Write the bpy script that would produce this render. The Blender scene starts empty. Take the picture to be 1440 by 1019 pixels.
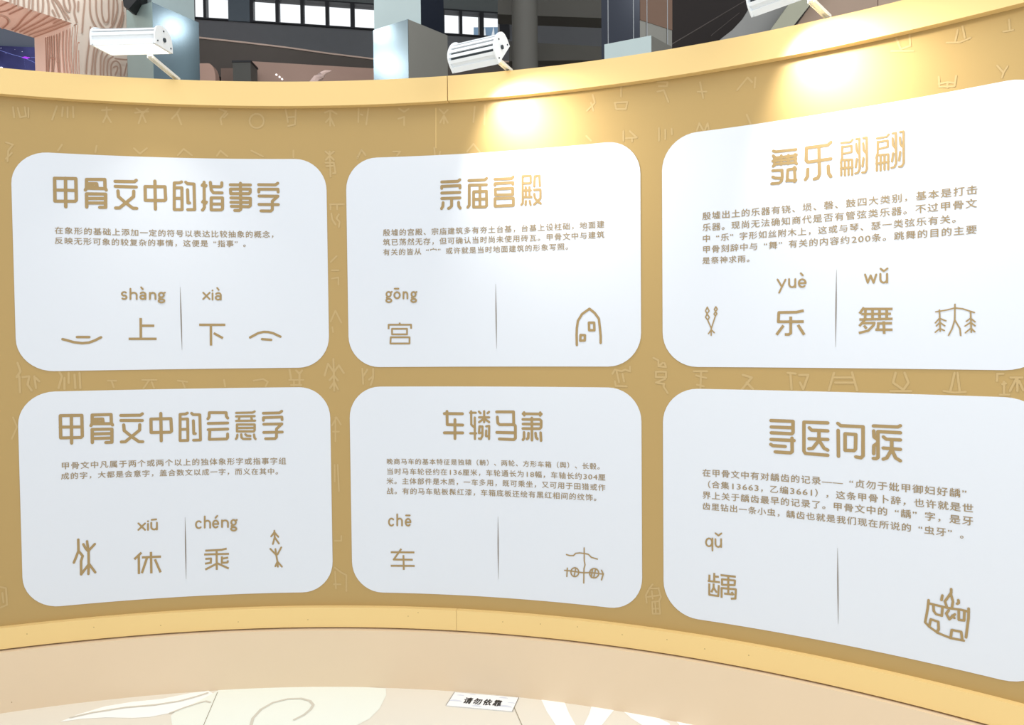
import bpy, bmesh, math
import numpy as np
from mathutils import Vector, Matrix

# ------------------------------------------------------------------ camera
F, CX0, CY0 = 1029.2345, 720.0, 509.5
PITCH, ROLL = 0.0278, -0.0093
EYE = 1.6531
cp, sp, cr, sr = math.cos(PITCH), math.sin(PITCH), math.cos(ROLL), math.sin(ROLL)
_A = np.array([[1, 0, 0], [0, 0, -1], [0, 1, 0]], float)
_P = np.array([[1, 0, 0], [0, cp, -sp], [0, sp, cp]])
_R = np.array([[cr, -sr, 0], [sr, cr, 0], [0, 0, 1]])
M = _R @ _P @ _A
scn = bpy.context.scene
C = scn.collection
cam_d = bpy.data.cameras.new('camera')
cam_d.sensor_width = 36
cam_d.lens = F / 1440 * 36
cam_d.clip_end = 200
cam = bpy.data.objects.new('camera', cam_d)
C.objects.link(cam)
rot = Matrix((M[0], -M[1], -M[2])).transposed()
cam.matrix_world = Matrix.Translation((0, 0, EYE)) @ rot.to_4x4()
scn.camera = cam

# ------------------------------------------------------------------ world and light
w = bpy.data.worlds.new('sky')
scn.world = w
w.use_nodes = True
bg = w.node_tree.nodes['Background']
bg.inputs[0].default_value = (0.945, 0.975, 1.0, 1)
bg.inputs[1].default_value = 1.06
scn.view_settings.view_transform = 'Standard'
scn.view_settings.look = 'None'
scn.view_settings.gamma = 1
scn.view_settings.exposure = 0.06
scn.view_settings.use_curve_mapping = False
FLOOD_W = [0.9, 3.9, 4.9]       # flood lamps, left to right

def area_light(name, loc, target, size, power, col=(1, 1, 1), sy=None):
    d = bpy.data.lights.new(name, 'AREA')
    d.energy = power
    d.color = col
    d.shape = 'RECTANGLE'
    d.size = size
    d.size_y = sy or size
    o = bpy.data.objects.new(name, d)
    o.location = loc
    o.rotation_euler = (Vector(target) - Vector(loc)).to_track_quat('-Z', 'Y').to_euler()
    C.objects.link(o)
    return o
area_light('fill_light', (2.6, -1.0, 3.2), (1.3, 3.0, 0.6), 2.0, 68, (0.92, 0.965, 1))  # added fill from the front, brightens the lower and right panels
area_light('fill_light', (0.2, 1.9, 5.7), (0.2, 2.0, 0.0), 7.0, 75, (1, 0.985, 0.95), 1.5)  # added overhead strip, out of view, brightens ledges and floor
for _x, _y, _z, _e in ((-4.6, 8.35, 6.3, 18), (-2.6, 9.0, 5.98, 6), (0.2, 6.8, 7.0, 40)):  # unseen point lights added to put highlights on the columns
    _l = bpy.data.lights.new('highlight_point', 'POINT'); _l.energy = _e; _l.shadow_soft_size = 0.15; _l.color = (0.93, 0.97, 1)
    _o = bpy.data.objects.new('highlight_point', _l); _o.location = (_x, _y, _z); C.objects.link(_o)

# ------------------------------------------------------------------ geometry helpers
def ray(px, py):
    d = M.T @ np.array([(px - CX0) / F, (py - CY0) / F, 1.0])
    return d
TH0, RAD, CYW = 0.2341, 4.1905, 3.4206
CCX = -math.sin(TH0) * RAD
CCY = CYW - math.cos(TH0) * RAD

def wall_pt(s, z, off=0.0):
    th = TH0 + s / RAD
    r = RAD - off
    return Vector((CCX + r * math.sin(th), CCY + r * math.cos(th), z))

def wall_frame(s):
    th = TH0 + s / RAD
    t = Vector((math.cos(th), -math.sin(th), 0))
    n = Vector((-math.sin(th), -math.cos(th), 0))
    return t, n

def unwall(px, py, off=0.0):
    d = ray(px, py)
    r = RAD - off
    a = d[0] ** 2 + d[1] ** 2
    b = -2 * (d[0] * CCX + d[1] * CCY)
    c = CCX ** 2 + CCY ** 2 - r * r
    k = (-b + math.sqrt(b * b - 4 * a * c)) / (2 * a)
    x, y, z = d * k
    return RAD * (math.atan2(x - CCX, y - CCY) - TH0), z + EYE, y

def at_z(px, py, z):
    d = ray(px, py)
    k = (z - EYE) / d[2]
    return Vector((d[0] * k, d[1] * k, z))

def at_plane(px, py, p0, n):
    d = Vector(ray(px, py))
    k = (Vector(p0) - Vector((0, 0, EYE))).dot(n) / d.dot(n)
    return Vector((0, 0, EYE)) + d * k

def at_y(px, py, Y):
    d = ray(px, py)
    k = Y / d[1]
    return Vector((d[0] * k, Y, EYE + d[2] * k))

def lin(c):
    out = []
    for v in c:
        v /= 255
        out.append(v / 12.92 if v <= 0.04045 else ((v + 0.055) / 1.055) ** 2.4)
    return tuple(out)

_mats = {}
def mat(name, col, rough=0.6, metal=0.0, emit=None, es=0, var=0.03, scale=6.0, spec=0.5, bump=0.0, bscale=60, coat=0.0):
    if name in _mats:
        return _mats[name]
    m = bpy.data.materials.new(name)
    m.use_nodes = True
    nt = m.node_tree
    b = nt.nodes['Principled BSDF']
    c = lin(col)
    tc = nt.nodes.new('ShaderNodeTexCoord')
    nz = nt.nodes.new('ShaderNodeTexNoise')
    nz.inputs['Scale'].default_value = scale
    nz.inputs['Detail'].default_value = 4
    nt.links.new(tc.outputs['Object'], nz.inputs['Vector'])
    mx = nt.nodes.new('ShaderNodeMix')
    mx.data_type = 'RGBA'
    mx.inputs[6].default_value = tuple(v * (1 - var) for v in c) + (1,)
    mx.inputs[7].default_value = tuple(min(1, v * (1 + var)) for v in c) + (1,)
    nt.links.new(nz.outputs['Fac'], mx.inputs[0])
    nt.links.new(mx.outputs[2], b.inputs['Base Color'])
    b.inputs['Roughness'].default_value = rough
    b.inputs['Metallic'].default_value = metal
    b.inputs['Specular IOR Level'].default_value = spec
    b.inputs['Coat Weight'].default_value = coat
    if bump:
        n2 = nt.nodes.new('ShaderNodeTexNoise')
        n2.inputs['Scale'].default_value = bscale
        nt.links.new(tc.outputs['Object'], n2.inputs['Vector'])
        bp = nt.nodes.new('ShaderNodeBump')
        bp.inputs['Strength'].default_value = bump
        bp.inputs['Distance'].default_value = 0.002
        nt.links.new(n2.outputs['Fac'], bp.inputs['Height'])
        nt.links.new(bp.outputs['Normal'], b.inputs['Normal'])
    if emit:
        b.inputs['Emission Color'].default_value = lin(emit) + (1,)
        b.inputs['Emission Strength'].default_value = es
    _mats[name] = m
    return m

class MB:
    def __init__(self):
        self.v, self.f = [], []
    def poly(self, pts):
        i = len(self.v)
        self.v += [tuple(p) for p in pts]
        self.f.append(tuple(range(i, i + len(pts))))
    def prism(self, pts, vec):
        """closed polygon extruded by vec"""
        i = len(self.v); n = len(pts)
        self.v += [tuple(p) for p in pts] + [tuple(Vector(p) + vec) for p in pts]
        self.f.append(tuple(range(i, i + n)))
        self.f.append(tuple(range(i + 2 * n - 1, i + n - 1, -1)))
        for k in range(n):
            a, b = i + k, i + (k + 1) % n
            self.f.append((b, a, a + n, b + n))
    def box(self, o, ax, ay, az):
        """centre o, half vectors"""
        o, ax, ay, az = map(Vector, (o, ax, ay, az))
        self.prism([o - ax - ay - az, o + ax - ay - az, o + ax + ay - az, o - ax + ay - az], az * 2)
    def tube(self, pts, rad, n=8):
        pts = [Vector(p) for p in pts]
        if not hasattr(rad, '__len__'):
            rad = [rad] * len(pts)
        rings = []
        for k, p in enumerate(pts):
            d = (pts[min(k + 1, len(pts) - 1)] - pts[max(k - 1, 0)]).normalized()
            u = d.orthogonal().normalized(); w_ = d.cross(u)
            i = len(self.v)
            for j in range(n):
                a = 2 * math.pi * j / n
                self.v.append(tuple(p + (u * math.cos(a) + w_ * math.sin(a)) * rad[k]))
            rings.append(i)
        for a, b in zip(rings, rings[1:]):
            for j in range(n):
                self.f.append((a + j, a + (j + 1) % n, b + (j + 1) % n, b + j))
        self.f.append(tuple(range(rings[0], rings[0] + n)))
        self.f.append(tuple(range(rings[-1] + n - 1, rings[-1] - 1, -1)))
    def build(self, name, m, parent=None, smooth=False, fixn=True):
        me = bpy.data.meshes.new(name)
        me.from_pydata(self.v, [], self.f)
        me.materials.append(m)
        if fixn:
            bm = bmesh.new(); bm.from_mesh(me)
            bmesh.ops.remove_doubles(bm, verts=bm.verts, dist=1e-6)
            bmesh.ops.recalc_face_normals(bm, faces=bm.faces)
            bm.to_mesh(me); bm.free()
        if smooth:
            me.polygons.foreach_set('use_smooth', [True] * len(me.polygons))
            me.set_sharp_from_angle(angle=math.radians(35))
        o = bpy.data.objects.new(name, me)
        C.objects.link(o)
        if parent:
            o.parent = parent
            o.matrix_parent_inverse = Matrix.Translation(-parent.location)
        return o

def tag(o, label, cat, group=None):
    o['label'] = label; o['category'] = cat
    if group: o['group'] = group
    return o
def struct(o, label=None, cat=None):
    o['kind'] = 'structure'
    if label: o['label'] = label
    if cat: o['category'] = cat
    return o
def empty(name, loc=(0, 0, 0)):
    o = bpy.data.objects.new(name, None)
    o.location = loc
    o.empty_display_size = 0.05
    C.objects.link(o)
    return o

# ------------------------------------------------------------------ materials
GOLD = mat('gold_print', (174, 146, 93), 0.42, var=0.015, scale=2.0, spec=0.35, bump=0.02)
GOLD_LIGHT = mat('gold_print_faint', (185, 159, 111), 0.42, var=0.01, spec=0.35)
BAND = mat('band_lacquer', (228, 197, 134), 0.45, var=0.02, scale=3, spec=0.4)
PLINTH = mat('plinth_board', (220, 198, 168), 0.6, var=0.035, scale=2.5)
WHITE = mat('panel_white', (211, 216, 224), 0.5, var=0.006, scale=2, spec=0.4)
INK = mat('gold_ink', (158, 134, 92), 0.45, var=0.02, scale=30, spec=0.3)
INK2 = mat('gold_ink_text', (150, 131, 100), 0.5, var=0.02, scale=30, spec=0.3)
INK3 = mat('dark_line_ink', (126, 116, 104), 0.5, var=0.02, spec=0.3)

# ------------------------------------------------------------------ floor
fl = MB(); fl.box((0, 8, -0.05), (14, 0, 0), (0, 14, 0), (0, 0, 0.05))
floor = struct(fl.build('floor', mat('floor_vinyl', (229, 223, 210), 0.32, var=0.02, scale=1.5, spec=0.4)), 'cream printed vinyl floor with white shapes')

# ------------------------------------------------------------------ curved wall, bands and plinth
ZC_T, ZC_B = 1.2404 + EYE, 1.1262 + EYE
ZB_T, ZB_B = -1.2736 + EYE, -1.376 + EYE
S0, S1 = -3.6, 3.2

def curved(name, m, sa, sb, z0, z1, o0, o1, n=90):
    """curved slab between offsets o0 (back) and o1 (front)"""
    b = MB()
    ss = [sa + (sb - sa) * i / n for i in range(n + 1)]
    for s in ss:
        b.v += [tuple(wall_pt(s, z0, o1)), tuple(wall_pt(s, z1, o1)), tuple(wall_pt(s, z1, o0)), tuple(wall_pt(s, z0, o0))]
    for i in range(n):
        a, c = 4 * i, 4 * i + 4
        for k in range(4):
            k2 = (k + 1) % 4
            b.f.append((a + k, c + k, c + k2, a + k2))
    b.f.append((0, 1, 2, 3)); b.f.append((4 * n + 3, 4 * n + 2, 4 * n + 1, 4 * n))
    return b.build(name, m, smooth=True)
wall = struct(curved('wall_back', GOLD, S0, S1, 0.0, ZC_T - 0.004, -0.10, 0.0, 140), 'curved gold exhibition wall with faint ancient characters')
s_top = unwall(632, 125)[0]
s_bot = unwall(644, 872)[0]
struct(curved('trim_1', BAND, S0, s_top - 0.0018, ZC_B, ZC_T, -0.12, 0.038), 'pale gold top band of the wall, left length')
struct(curved('trim_2', BAND, s_top + 0.0018, S1, ZC_B, ZC_T, -0.12, 0.038), 'pale gold top band of the wall, right length')
struct(curved('trim_3', BAND, S0, s_bot - 0.0008, ZB_B + 0.007, ZB_T, 0.0, 0.030), 'pale gold lower band, left length')
struct(curved('trim_4', BAND, s_bot + 0.0008, S1, ZB_B + 0.007, ZB_T, 0.0, 0.030), 'pale gold lower band, right length')
plinth = struct(curved('baseboard_back', PLINTH, S0, S1, 0.0, ZB_B - 0.001, 0.0, 0.050, 140), 'beige plinth at the foot of the curved wall')

NAIL = mat('nail_speck', (150, 122, 80), 0.6)
def speck(px, py, off, host, rad=0.0022):
    s, z, _ = unwall(px, py, off)
    b = MB(); b.poly([wall_pt(s + rad * math.cos(a), z + rad * math.sin(a), off + 0.0006) for a in [2 * math.pi * k / 8 for k in range(8)]])
    b.build('nail_head', NAIL, host, fixn=False)
low_l, low_r = bpy.data.objects['trim_3'], bpy.data.objects['trim_4']
for px, py in ((38, 891), (132, 881.5), (226, 879), (335, 874), (433, 871), (574, 866), (588, 861)): speck(px, py, 0.030, low_l)
for px, py in ((707, 874), (760, 877), (812, 881), (875, 892), (938, 899), (991, 912), (1053, 921)): speck(px, py, 0.030, low_r)
for px, py in ((16.5, 987), (124, 987.5)): speck(px, py, 0.050, plinth)

# ------------------------------------------------------------------ white panels
PW, PG = 1.3959, 0.0954
PS = -2.2865
ZU = -0.1139 + EYE
GZ = 0.0941
def rounded(sa, sb, z0, z1, r, n=10):
    """outline as columns (s, zlow, zhigh)"""
    cols = []
    for i in range(n + 1):
        a = math.pi / 2 * i / n
        d = r * (1 - math.cos(a)); h = r * (1 - math.sin(a))
        cols.append((sa + d, z0 + h, z1 - h))
    m = 40
    for i in range(1, m):
        cols.append((sa + r + (sb - sa - 2 * r) * i / m, z0, z1))
    cols += [(sa + sb - c[0], c[1], c[2]) for c in cols[:n + 1]][::-1]
    return cols
TH = 0.003
def panel(sa, z0, label):
    root = empty('display_panel', wall_pt(sa + PW / 2, z0, 0.0))
    tag(root, label, 'panel', 'white text panels on the gold wall')
    b = MB()
    cols = rounded(sa, sa + PW, z0, z0 + 1.0, 0.150)
    for s, a, c in cols:
        b.v += [tuple(wall_pt(s, a, TH)), tuple(wall_pt(s, c, TH)), tuple(wall_pt(s, c, -0.001)), tuple(wall_pt(s, a, -0.001))]
    for i in range(len(cols) - 1):
        p, q = 4 * i, 4 * i + 4
        for k in range(4):
            k2 = (k + 1) % 4
            b.f.append((p + k, q + k, q + k2, p + k2))
    b.f.append((0, 1, 2, 3)); e = 4 * len(cols) - 4
    b.f.append((e + 3, e + 2, e + 1, e))
    b.build('board', WHITE, root, smooth=True)
    return root
PAN = {}
labels = {
    'shang': 'white panel with the pinyin shàng and xià, uppermost and leftmost of the six panels',
    'gong': 'white panel with the pinyin gōng and a pointed house glyph, upper middle of six',
    'yue': 'white panel with the pinyin yuè and wǔ under five slanting text lines',
    'xiu': 'white panel with the pinyin xiū and chéng between two branching glyphs',
    'che': 'white panel with the pinyin chē and a two-wheeled chariot glyph at its right',
    'qu': 'white panel with the pinyin qǔ and a boxy tooth glyph under four falling lines'}
for k, (i, row) in {'shang': (0, 0), 'gong': (1, 0), 'yue': (2, 0), 'xiu': (0, 1), 'che': (1, 1), 'qu': (2, 1)}.items():
    PAN[k] = panel(PS + i * (PW + PG), ZU if row == 0 else ZU - GZ - 1.0, labels[k])

# ------------------------------------------------------------------ strokes printed on a surface
def parse(t):
    """'x,y x,y; x,y ...' -> polylines; a trailing z closes the line"""
    out = []
    for part in t.split(';'):
        part = part.strip()
        if not part: continue
        cl = part.endswith('z')
        pts = [tuple(map(float, q.split(','))) for q in part.rstrip('z').split()]
        if cl: pts.append(pts[0])
        out.append(pts)
    return out

def add_strokes(b, lines, wid, place, caps='round'):
    """lines in 2-D surface coordinates; place(u, v, e) -> world point lifted by e"""
    e = 0.0
    DE = 1.2e-5
    for pts in lines:
        closed = len(pts) > 2 and pts[0] == pts[-1]
        for (x0, y0), (x1, y1) in zip(pts, pts[1:]):
            L = math.hypot(x1 - x0, y1 - y0)
            if L < 1e-7: continue
            nx, ny = -(y1 - y0) / L * wid / 2, (x1 - x0) / L * wid / 2
            k = max(1, int(L / 0.06))
            for j in range(k):
                xa, ya = x0 + (x1 - x0) * j / k, y0 + (y1 - y0) * j / k
                xb, yb = x0 + (x1 - x0) * (j + 1) / k, y0 + (y1 - y0) * (j + 1) / k
                e += DE
                b.poly([place(xa - nx, ya - ny, e), place(xb - nx, yb - ny, e), place(xb + nx, yb + ny, e), place(xa + nx, ya + ny, e)])
        idx = range(len(pts)) if caps == 'round' or closed else range(1, len(pts) - 1)
        for i in idx:
            x, y = pts[i]
            e += DE
            b.poly([place(x + math.cos(a) * wid / 2, y + math.sin(a) * wid / 2, e) for a in [2 * math.pi * j / 10 for j in range(10)]])

INK_OFF = TH + 0.0012
def wallplace(off):
    return lambda s, z, e=0.0: wall_pt(s, z, off + e)

def printed(name, text, origin, scale, wz, parent, m=INK, caps='round', off=INK_OFF, tf=None):
    """strokes traced in a magnified view, laid on the curved wall"""
    lines = parse(text) if isinstance(text, str) else text
    out, deps = [], []
    for pts in lines:
        q = []
        for x, y in pts:
            if tf: x, y = tf(x, y)
            s, z, dep = unwall(origin[0] + x / scale, origin[1] + y / scale, off)
            q.append((s, z)); deps.append(dep)
        out.append(q)
    wid = wz / scale * (sum(deps) / len(deps)) / F
    b = MB()
    add_strokes(b, out, wid, wallplace(off), caps)
    return b.build(name, m, parent, fixn=False)

T = {}
T['甲'] = '57,131 310,135 316,390 300,406 62,404 z; 187,131 190,472; 57,271 312,277'
T['骨'] = '424,272 438,245 438,145 655,145 658,245 672,272; 440,250 660,255; 438,196 558,196 565,245; 438,225 560,238; 440,475 438,317 665,320 665,478 595,478; 438,372 665,372; 438,426 660,426'
T['文'] = '778,168 1008,172 1030,155; 780,228 1030,236; 812,282 818,350 905,425 990,488 1035,490; 1000,285 998,350 905,425 830,485 785,485'
T['中'] = '1135,230 1372,232 1380,385 1365,397 1138,394 z; 1252,165 1258,498'
T['的'] = '172,174 150,185 85,187 85,505 178,505 175,245 85,245; 85,370 178,370; 222,178 240,195 320,200 328,505 245,505; 243,268 248,425 268,425'
T['指'] = '440,178 443,480 425,508 420,510; 417,217 463,217; 425,205 455,228; 422,415 468,415; 430,403 460,428; 515,180 525,270 550,303 655,305; 652,185 650,225 635,233 525,230; 525,365 660,365 660,495 645,508 525,508 z; 525,438 655,438'
T['事'] = '752,209 992,211; 873,190 878,500 860,515 805,515; 755,260 990,260 990,300 975,315 757,315 z; 760,365 992,370 992,455 975,470 765,465; 760,417 990,420'
T['字'] = '1090,208 1290,210 1318,190; 1092,295 1092,262 1320,262 1322,295; 1095,343 1320,345 1253,405 1253,505 1235,522 1118,520; 1095,443 1325,445'
def chars(parent, names, origin, scale, wz):
    for n in names:
        printed('title_character', T[n], origin, scale, wz, parent)
chars(PAN['shang'], '甲骨文中', (70, 235), 8.47, 37)
chars(PAN['shang'], '的指事字', (235, 235), 8.47, 35)

T['宗'] = '137,133 330,125 352,107; 137,210 137,186 355,176 355,205; 137,265 352,257; 137,330 355,323; 255,330 255,420 235,440 218,448; 153,380 150,425 135,450; 338,375 340,420 358,445'
T['庙'] = '460,117 650,108 672,90; 670,165 465,172 465,410 448,435; 592,172 592,430; 517,250 670,243 672,415 655,430 517,432 z; 517,340 670,335'
T['宫'] = '770,100 970,92 988,72; 770,172 772,153 985,140 985,160; 775,218 982,207 982,283 778,288 z; 772,330 990,325 990,412 772,422 z'
T['殿'] = '1195,60 1100,65 1102,385 1085,405; 1195,60 1195,148 1110,150; 1138,195 1138,315; 1182,195 1182,315; 1120,235 1198,232; 1115,315 1205,312; 1140,360 1135,405; 1185,360 1195,405; 1238,185 1245,65 1300,58 1305,180; 1238,228 1312,222 1312,330 1270,370 1238,400; 1240,275 1245,320 1275,360 1315,390'
chars(PAN['gong'], '宗庙宫', (605, 240), 8.47, 35)
chars(PAN['gong'], '殿', (605, 240), 8.47, 28)

T['舞'] = '85,255 110,262 305,240; 85,300 97,322 305,298 308,290; 85,402 97,382 300,366 310,378; 80,352 305,330; 97,310 97,395; 162,300 162,385; 230,295 230,378; 295,288 300,370; 80,445 170,440 172,510 165,545 140,565 70,570; 80,505 100,515 165,518; 220,540 225,435 290,425 295,540 z; 290,412 303,430; 290,550 305,535; 215,545 230,530'
T['乐'] = '640,170 610,198 405,225 402,345 420,362 640,330; 525,210 530,480 515,515 480,525; 418,430 415,500 395,530; 615,400 618,470 640,500'
T['翩'] = '740,178 830,168 850,145; 750,215 840,205 840,265 750,283 z; 748,210 748,320 735,370; 740,342 845,337 845,485; 740,345 740,490; 775,345 775,490; 810,345 810,485; 735,422 850,410'
T['羽'] = '885,140 915,135 917,430 900,465 875,470; 885,185 890,255 912,285; 890,330 880,410; 952,130 985,125 987,430 970,462 942,462; 952,180 958,250 985,280; 955,320 945,405'
chars(PAN['yue'], '舞', (1075, 175), 6.857, 27)
chars(PAN['yue'], '乐', (1075, 175), 6.857, 31)
tf2 = lambda x, y: (1083 + (x - 740) * 1.05, y - 45 - (x - 740) * 0.06)
for tf in (None, tf2):
    printed('title_character', T['翩'] + ';' + T['羽'], (1075, 175), 6.857, 20, PAN['yue'], tf=tf)

def retarget(name, box):
    pts = [p for l in parse(T[name]) for p in l]
    x0, x1 = min(p[0] for p in pts), max(p[0] for p in pts)
    y0, y1 = min(p[1] for p in pts), max(p[1] for p in pts)
    X0, X1, Y0, Y1 = box
    return lambda x, y: (X0 + (x - x0) / (x1 - x0) * (X1 - X0), Y0 + (y - y0) / (y1 - y0) * (Y1 - Y0) - (x - x0) * 0.03)
for n, box in (('甲', (83, 345, 120, 452)), ('骨', (448, 705, 113, 445)), ('文', (803, 1065, 105, 438)), ('中', (1162, 1408, 97, 424))):
    printed('title_character', T[n], (75, 570), 8.47, 36, PAN['xiu'], tf=retarget(n, box))
for n, box in (('的', (112, 355, 134, 460)), ('字', (1103, 1330, 116, 440))):
    printed('title_character', T[n], (240, 565), 8.47, 33, PAN['xiu'], tf=retarget(n, box))
T['会'] = '443,200 457,180 460,127 660,127 663,170 680,192; 447,255 680,250; 447,330 680,322; 467,335 460,445 665,440 678,425 678,380'
T['意'] = '780,130 975,126 1000,113; 780,172 1000,168; 780,225 1005,222; 818,180 812,218; 960,178 968,215; 790,268 1000,268 1000,335 990,350 790,350 z; 790,310 1000,308; 795,390 790,425 778,440; 840,385 845,425 865,440 950,440; 890,385 905,400 950,403; 993,388 998,425 1012,440'
chars(PAN['xiu'], '会', (240, 565), 8.47, 34)
chars(PAN['xiu'], '意', (240, 565), 8.47, 27)

T['车'] = '125,138 342,140; 157,112 160,270 345,275; 252,210 252,435; 125,367 345,368'
T['辚'] = '432,128 500,128; 445,110 447,270 480,300; 488,185 490,440; 435,373 505,373; 538,115 557,133; 658,118 640,133; 600,110 600,240; 540,183 660,183; 595,200 540,240; 605,200 660,240; 545,290 580,292 580,400 560,440 538,435; 545,290 538,370 580,365; 625,290 660,285 658,440; 625,340 622,405 660,410'
T['马'] = '748,118 950,118 952,265 972,285 972,430 955,448 780,440; 757,180 762,250 785,270 952,270; 750,362 970,367'
T['萧'] = '1062,140 1282,143; 1075,125 1078,158; 1268,127 1268,160; 1060,207 1262,208 1280,225 1278,300 1262,318 1060,316; 1062,262 1278,263; 1168,190 1170,455; 1075,362 1075,430 1062,450; 1128,370 1125,430 1110,440; 1212,370 1218,420 1235,440; 1272,365 1278,460'
chars(PAN['che'], '车马', (610, 565), 8.47, 35)
chars(PAN['che'], '萧', (610, 565), 8.47, 32)
chars(PAN['che'], '辚', (610, 565), 8.47, 27)
T['寻'] = '97,110 310,118 310,225 298,238 100,228; 100,172 300,180; 98,292 320,303; 300,280 302,410 285,422 138,412; 95,340 115,352 235,360'
T['医'] = '645,133 415,125 415,405 430,427 645,445; 467,180 490,203 645,210; 560,210 560,300 500,378 462,382; 465,285 645,293; 560,300 610,378 645,395'
T['问'] = '742,137 770,160 985,170 985,450 965,470 915,460; 745,205 748,455; 812,237 915,245 912,385 900,400 812,397 z'
T['疾'] = '1085,162 1320,172 1345,160; 1345,228 1128,216 1130,465 1110,478 1085,475; 1088,210 1092,270 1122,290; 1120,332 1090,352 1088,430; 1182,268 1210,290 1345,297; 1262,297 1262,390 1215,470 1180,482; 1180,375 1345,388; 1262,390 1300,470 1345,498'
chars(PAN['qu'], '寻医问疾', (1070, 575), 6.857, 32)

# ---- large characters and oracle-bone characters
def big(panel, name, text, origin, scale, wz, caps='butt'):
    printed(name, text, origin, scale, wz, PAN[panel], caps=caps)
oA, oB, oC, oD, oE, oF, oG, oH = (80, 395), (245, 395), (530, 395), (980, 375), (1180, 370), (95, 720), (255, 715), (530, 715)
big('shang', 'large_character', '998,440 1000,675; 1000,532 1160,532; 855,688 1187,688', oA, 8.47, 29)
big('shang', 'ancient_character', '240,667 385,667; 68,692 130,708 200,728 300,740 380,733 450,708 525,670', oA, 8.47, 30, 'round')
big('shang', 'large_character', '297,521 608,521; 436,530 438,768; 470,620 580,680', oB, 8.47, 28)
big('shang', 'ancient_character', '903,672 1000,620 1065,605 1120,607 1180,622 1265,662; 1045,692 1155,700', oB, 8.47, 28, 'round')
big('gong', 'large_character', '72,295 72,268 210,268 210,293; 140,255 140,268; 93,293 185,293 185,327 93,327 z; 85,345 200,345 200,383 83,383 z', oC, 4.364, 11)
big('gong', 'ancient_character', '220,880 215,700 220,560 240,420 320,290 460,190 560,270 640,380 660,560 675,720 675,840; 450,455 550,455 555,600 455,600 z; 290,690 375,695 370,795 285,800 z', (795, 420), 13.58, 47, 'round')
big('yue', 'large_character', '1030,422 960,437 790,440 785,530 1030,528; 905,480 905,640 885,652 848,652; 835,565 768,655; 975,560 1035,655', oD, 6.857, 26)
big('yue', 'ancient_character', '100,388 83,425 98,452 118,425 z; 98,455 83,485 105,515 120,485 z; 183,385 168,410 180,432 197,408 z; 180,432 165,455 178,475 193,452 z; 105,515 138,590 138,660; 178,475 160,530 138,600; 138,605 112,645; 138,605 168,635', oD, 6.857, 12, 'round')
big('yue', 'large_character', '240,425 197,485; 235,440 515,440; 215,490 500,487; 195,542 515,535; 255,440 250,540; 322,440 322,540; 390,440 390,540; 460,440 458,540; 245,550 195,605; 225,578 340,575 330,600 280,650 190,672; 240,600 265,630; 365,580 510,578; 380,580 372,640; 430,560 435,680; 350,640 515,640', oE, 6.857, 23)
big('yue', 'ancient_character', '1117,395 1115,545 1090,630 1055,695; 1115,545 1165,630 1172,695; 932,468 1040,450 1117,430 1190,438 1305,475; 968,450 975,655; 928,575 968,530 1030,555; 938,605 972,570 1020,603; 928,665 972,628 1015,648; 1268,470 1275,665; 1228,560 1268,530 1312,565; 1215,605 1270,570 1312,603; 1218,670 1272,625 1308,660', oE, 6.857, 13, 'round')
big('xiu', 'large_character', '880,480 795,560; 848,515 850,735; 885,538 1113,528; 993,472 998,727; 945,545 885,725; 1040,560 1108,715', oF, 8.47, 27)
big('xiu', 'ancient_character', '127,325 130,460 75,600; 130,460 180,520 160,580 162,740; 188,380 215,430 250,470 252,620 162,740; 232,345 242,420 255,455; 325,378 262,445; 252,620 248,735; 260,620 330,715', oF, 8.47, 28, 'round')
big('xiu', 'large_character', '285,500 480,490 540,475; 272,545 568,537; 420,500 422,728; 285,598 353,593 350,655; 282,655 355,642; 483,568 483,645 550,640 555,615; 483,595 558,582; 420,655 285,725; 430,650 565,712', oG, 8.47, 24)
big('xiu', 'ancient_character', '1108,262 1112,340; 1108,280 1070,330; 1108,280 1155,335; 1112,340 1090,420; 1112,340 1162,415; 1060,478 1130,550 1145,630 1120,685; 1120,480 1132,550; 1190,460 1145,545; 1145,630 1150,690; 1145,630 1198,690', oG, 8.47, 21, 'round')
big('che', 'large_character', '85,267 230,268; 150,246 103,312 220,313; 163,285 165,375; 85,350 232,351', oH, 4.364, 11.5)
def circ(cx, cy, rx, ry, n=18):
    return ' '.join('%.1f,%.1f' % (cx + rx * math.cos(2 * math.pi * i / n), cy + ry * math.sin(2 * math.pi * i / n)) for i in range(n)) + ' z'
big('che', 'ancient_character', '563,205 565,450 580,530 560,600 555,875; 225,332 290,352 360,352 400,310 480,300 565,312 640,325 700,385 815,418; 190,633 310,645 470,670 560,680 660,675 770,685 920,705; 242,590 232,750; ' + circ(385, 668, 75, 85) + ';' + circ(755, 687, 88, 90) + '; 405,590 370,750; 785,600 745,775; 725,605 700,765; 895,630 930,700 895,815', (780, 755), 13.58, 25, 'round')
big('qu', 'large_character', '150,575 148,655; 207,555 207,655; 207,598 262,600; 130,650 275,665; 148,680 148,815 255,830 262,700; 200,680 200,730 172,785; 200,730 238,790; 283,580 465,600; 375,590 375,800; 300,630 455,645 450,700 300,695 z; 295,850 295,735 465,750 460,860 405,862; 325,800 430,812; 415,780 440,820', (980, 740), 8.49, 24)
big('qu', 'ancient_character', '180,265 165,400 125,620 190,690 330,790 530,870 740,910; 175,315 420,375 540,400 700,420 820,450; 818,400 815,550 775,860; 540,90 540,150 440,285 475,390; 535,170 568,290 550,390; 255,340 262,440 300,490 390,515 400,390; 660,430 660,580 745,590 750,450; 190,680 215,570 335,610 340,730 310,780; 530,870 550,740 700,770 715,890; 400,190 385,265; 655,265 660,310 635,325; 500,430 460,480 510,570 600,490; 560,510 590,550', (1290, 820), 11.325, 38, 'round')

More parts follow.
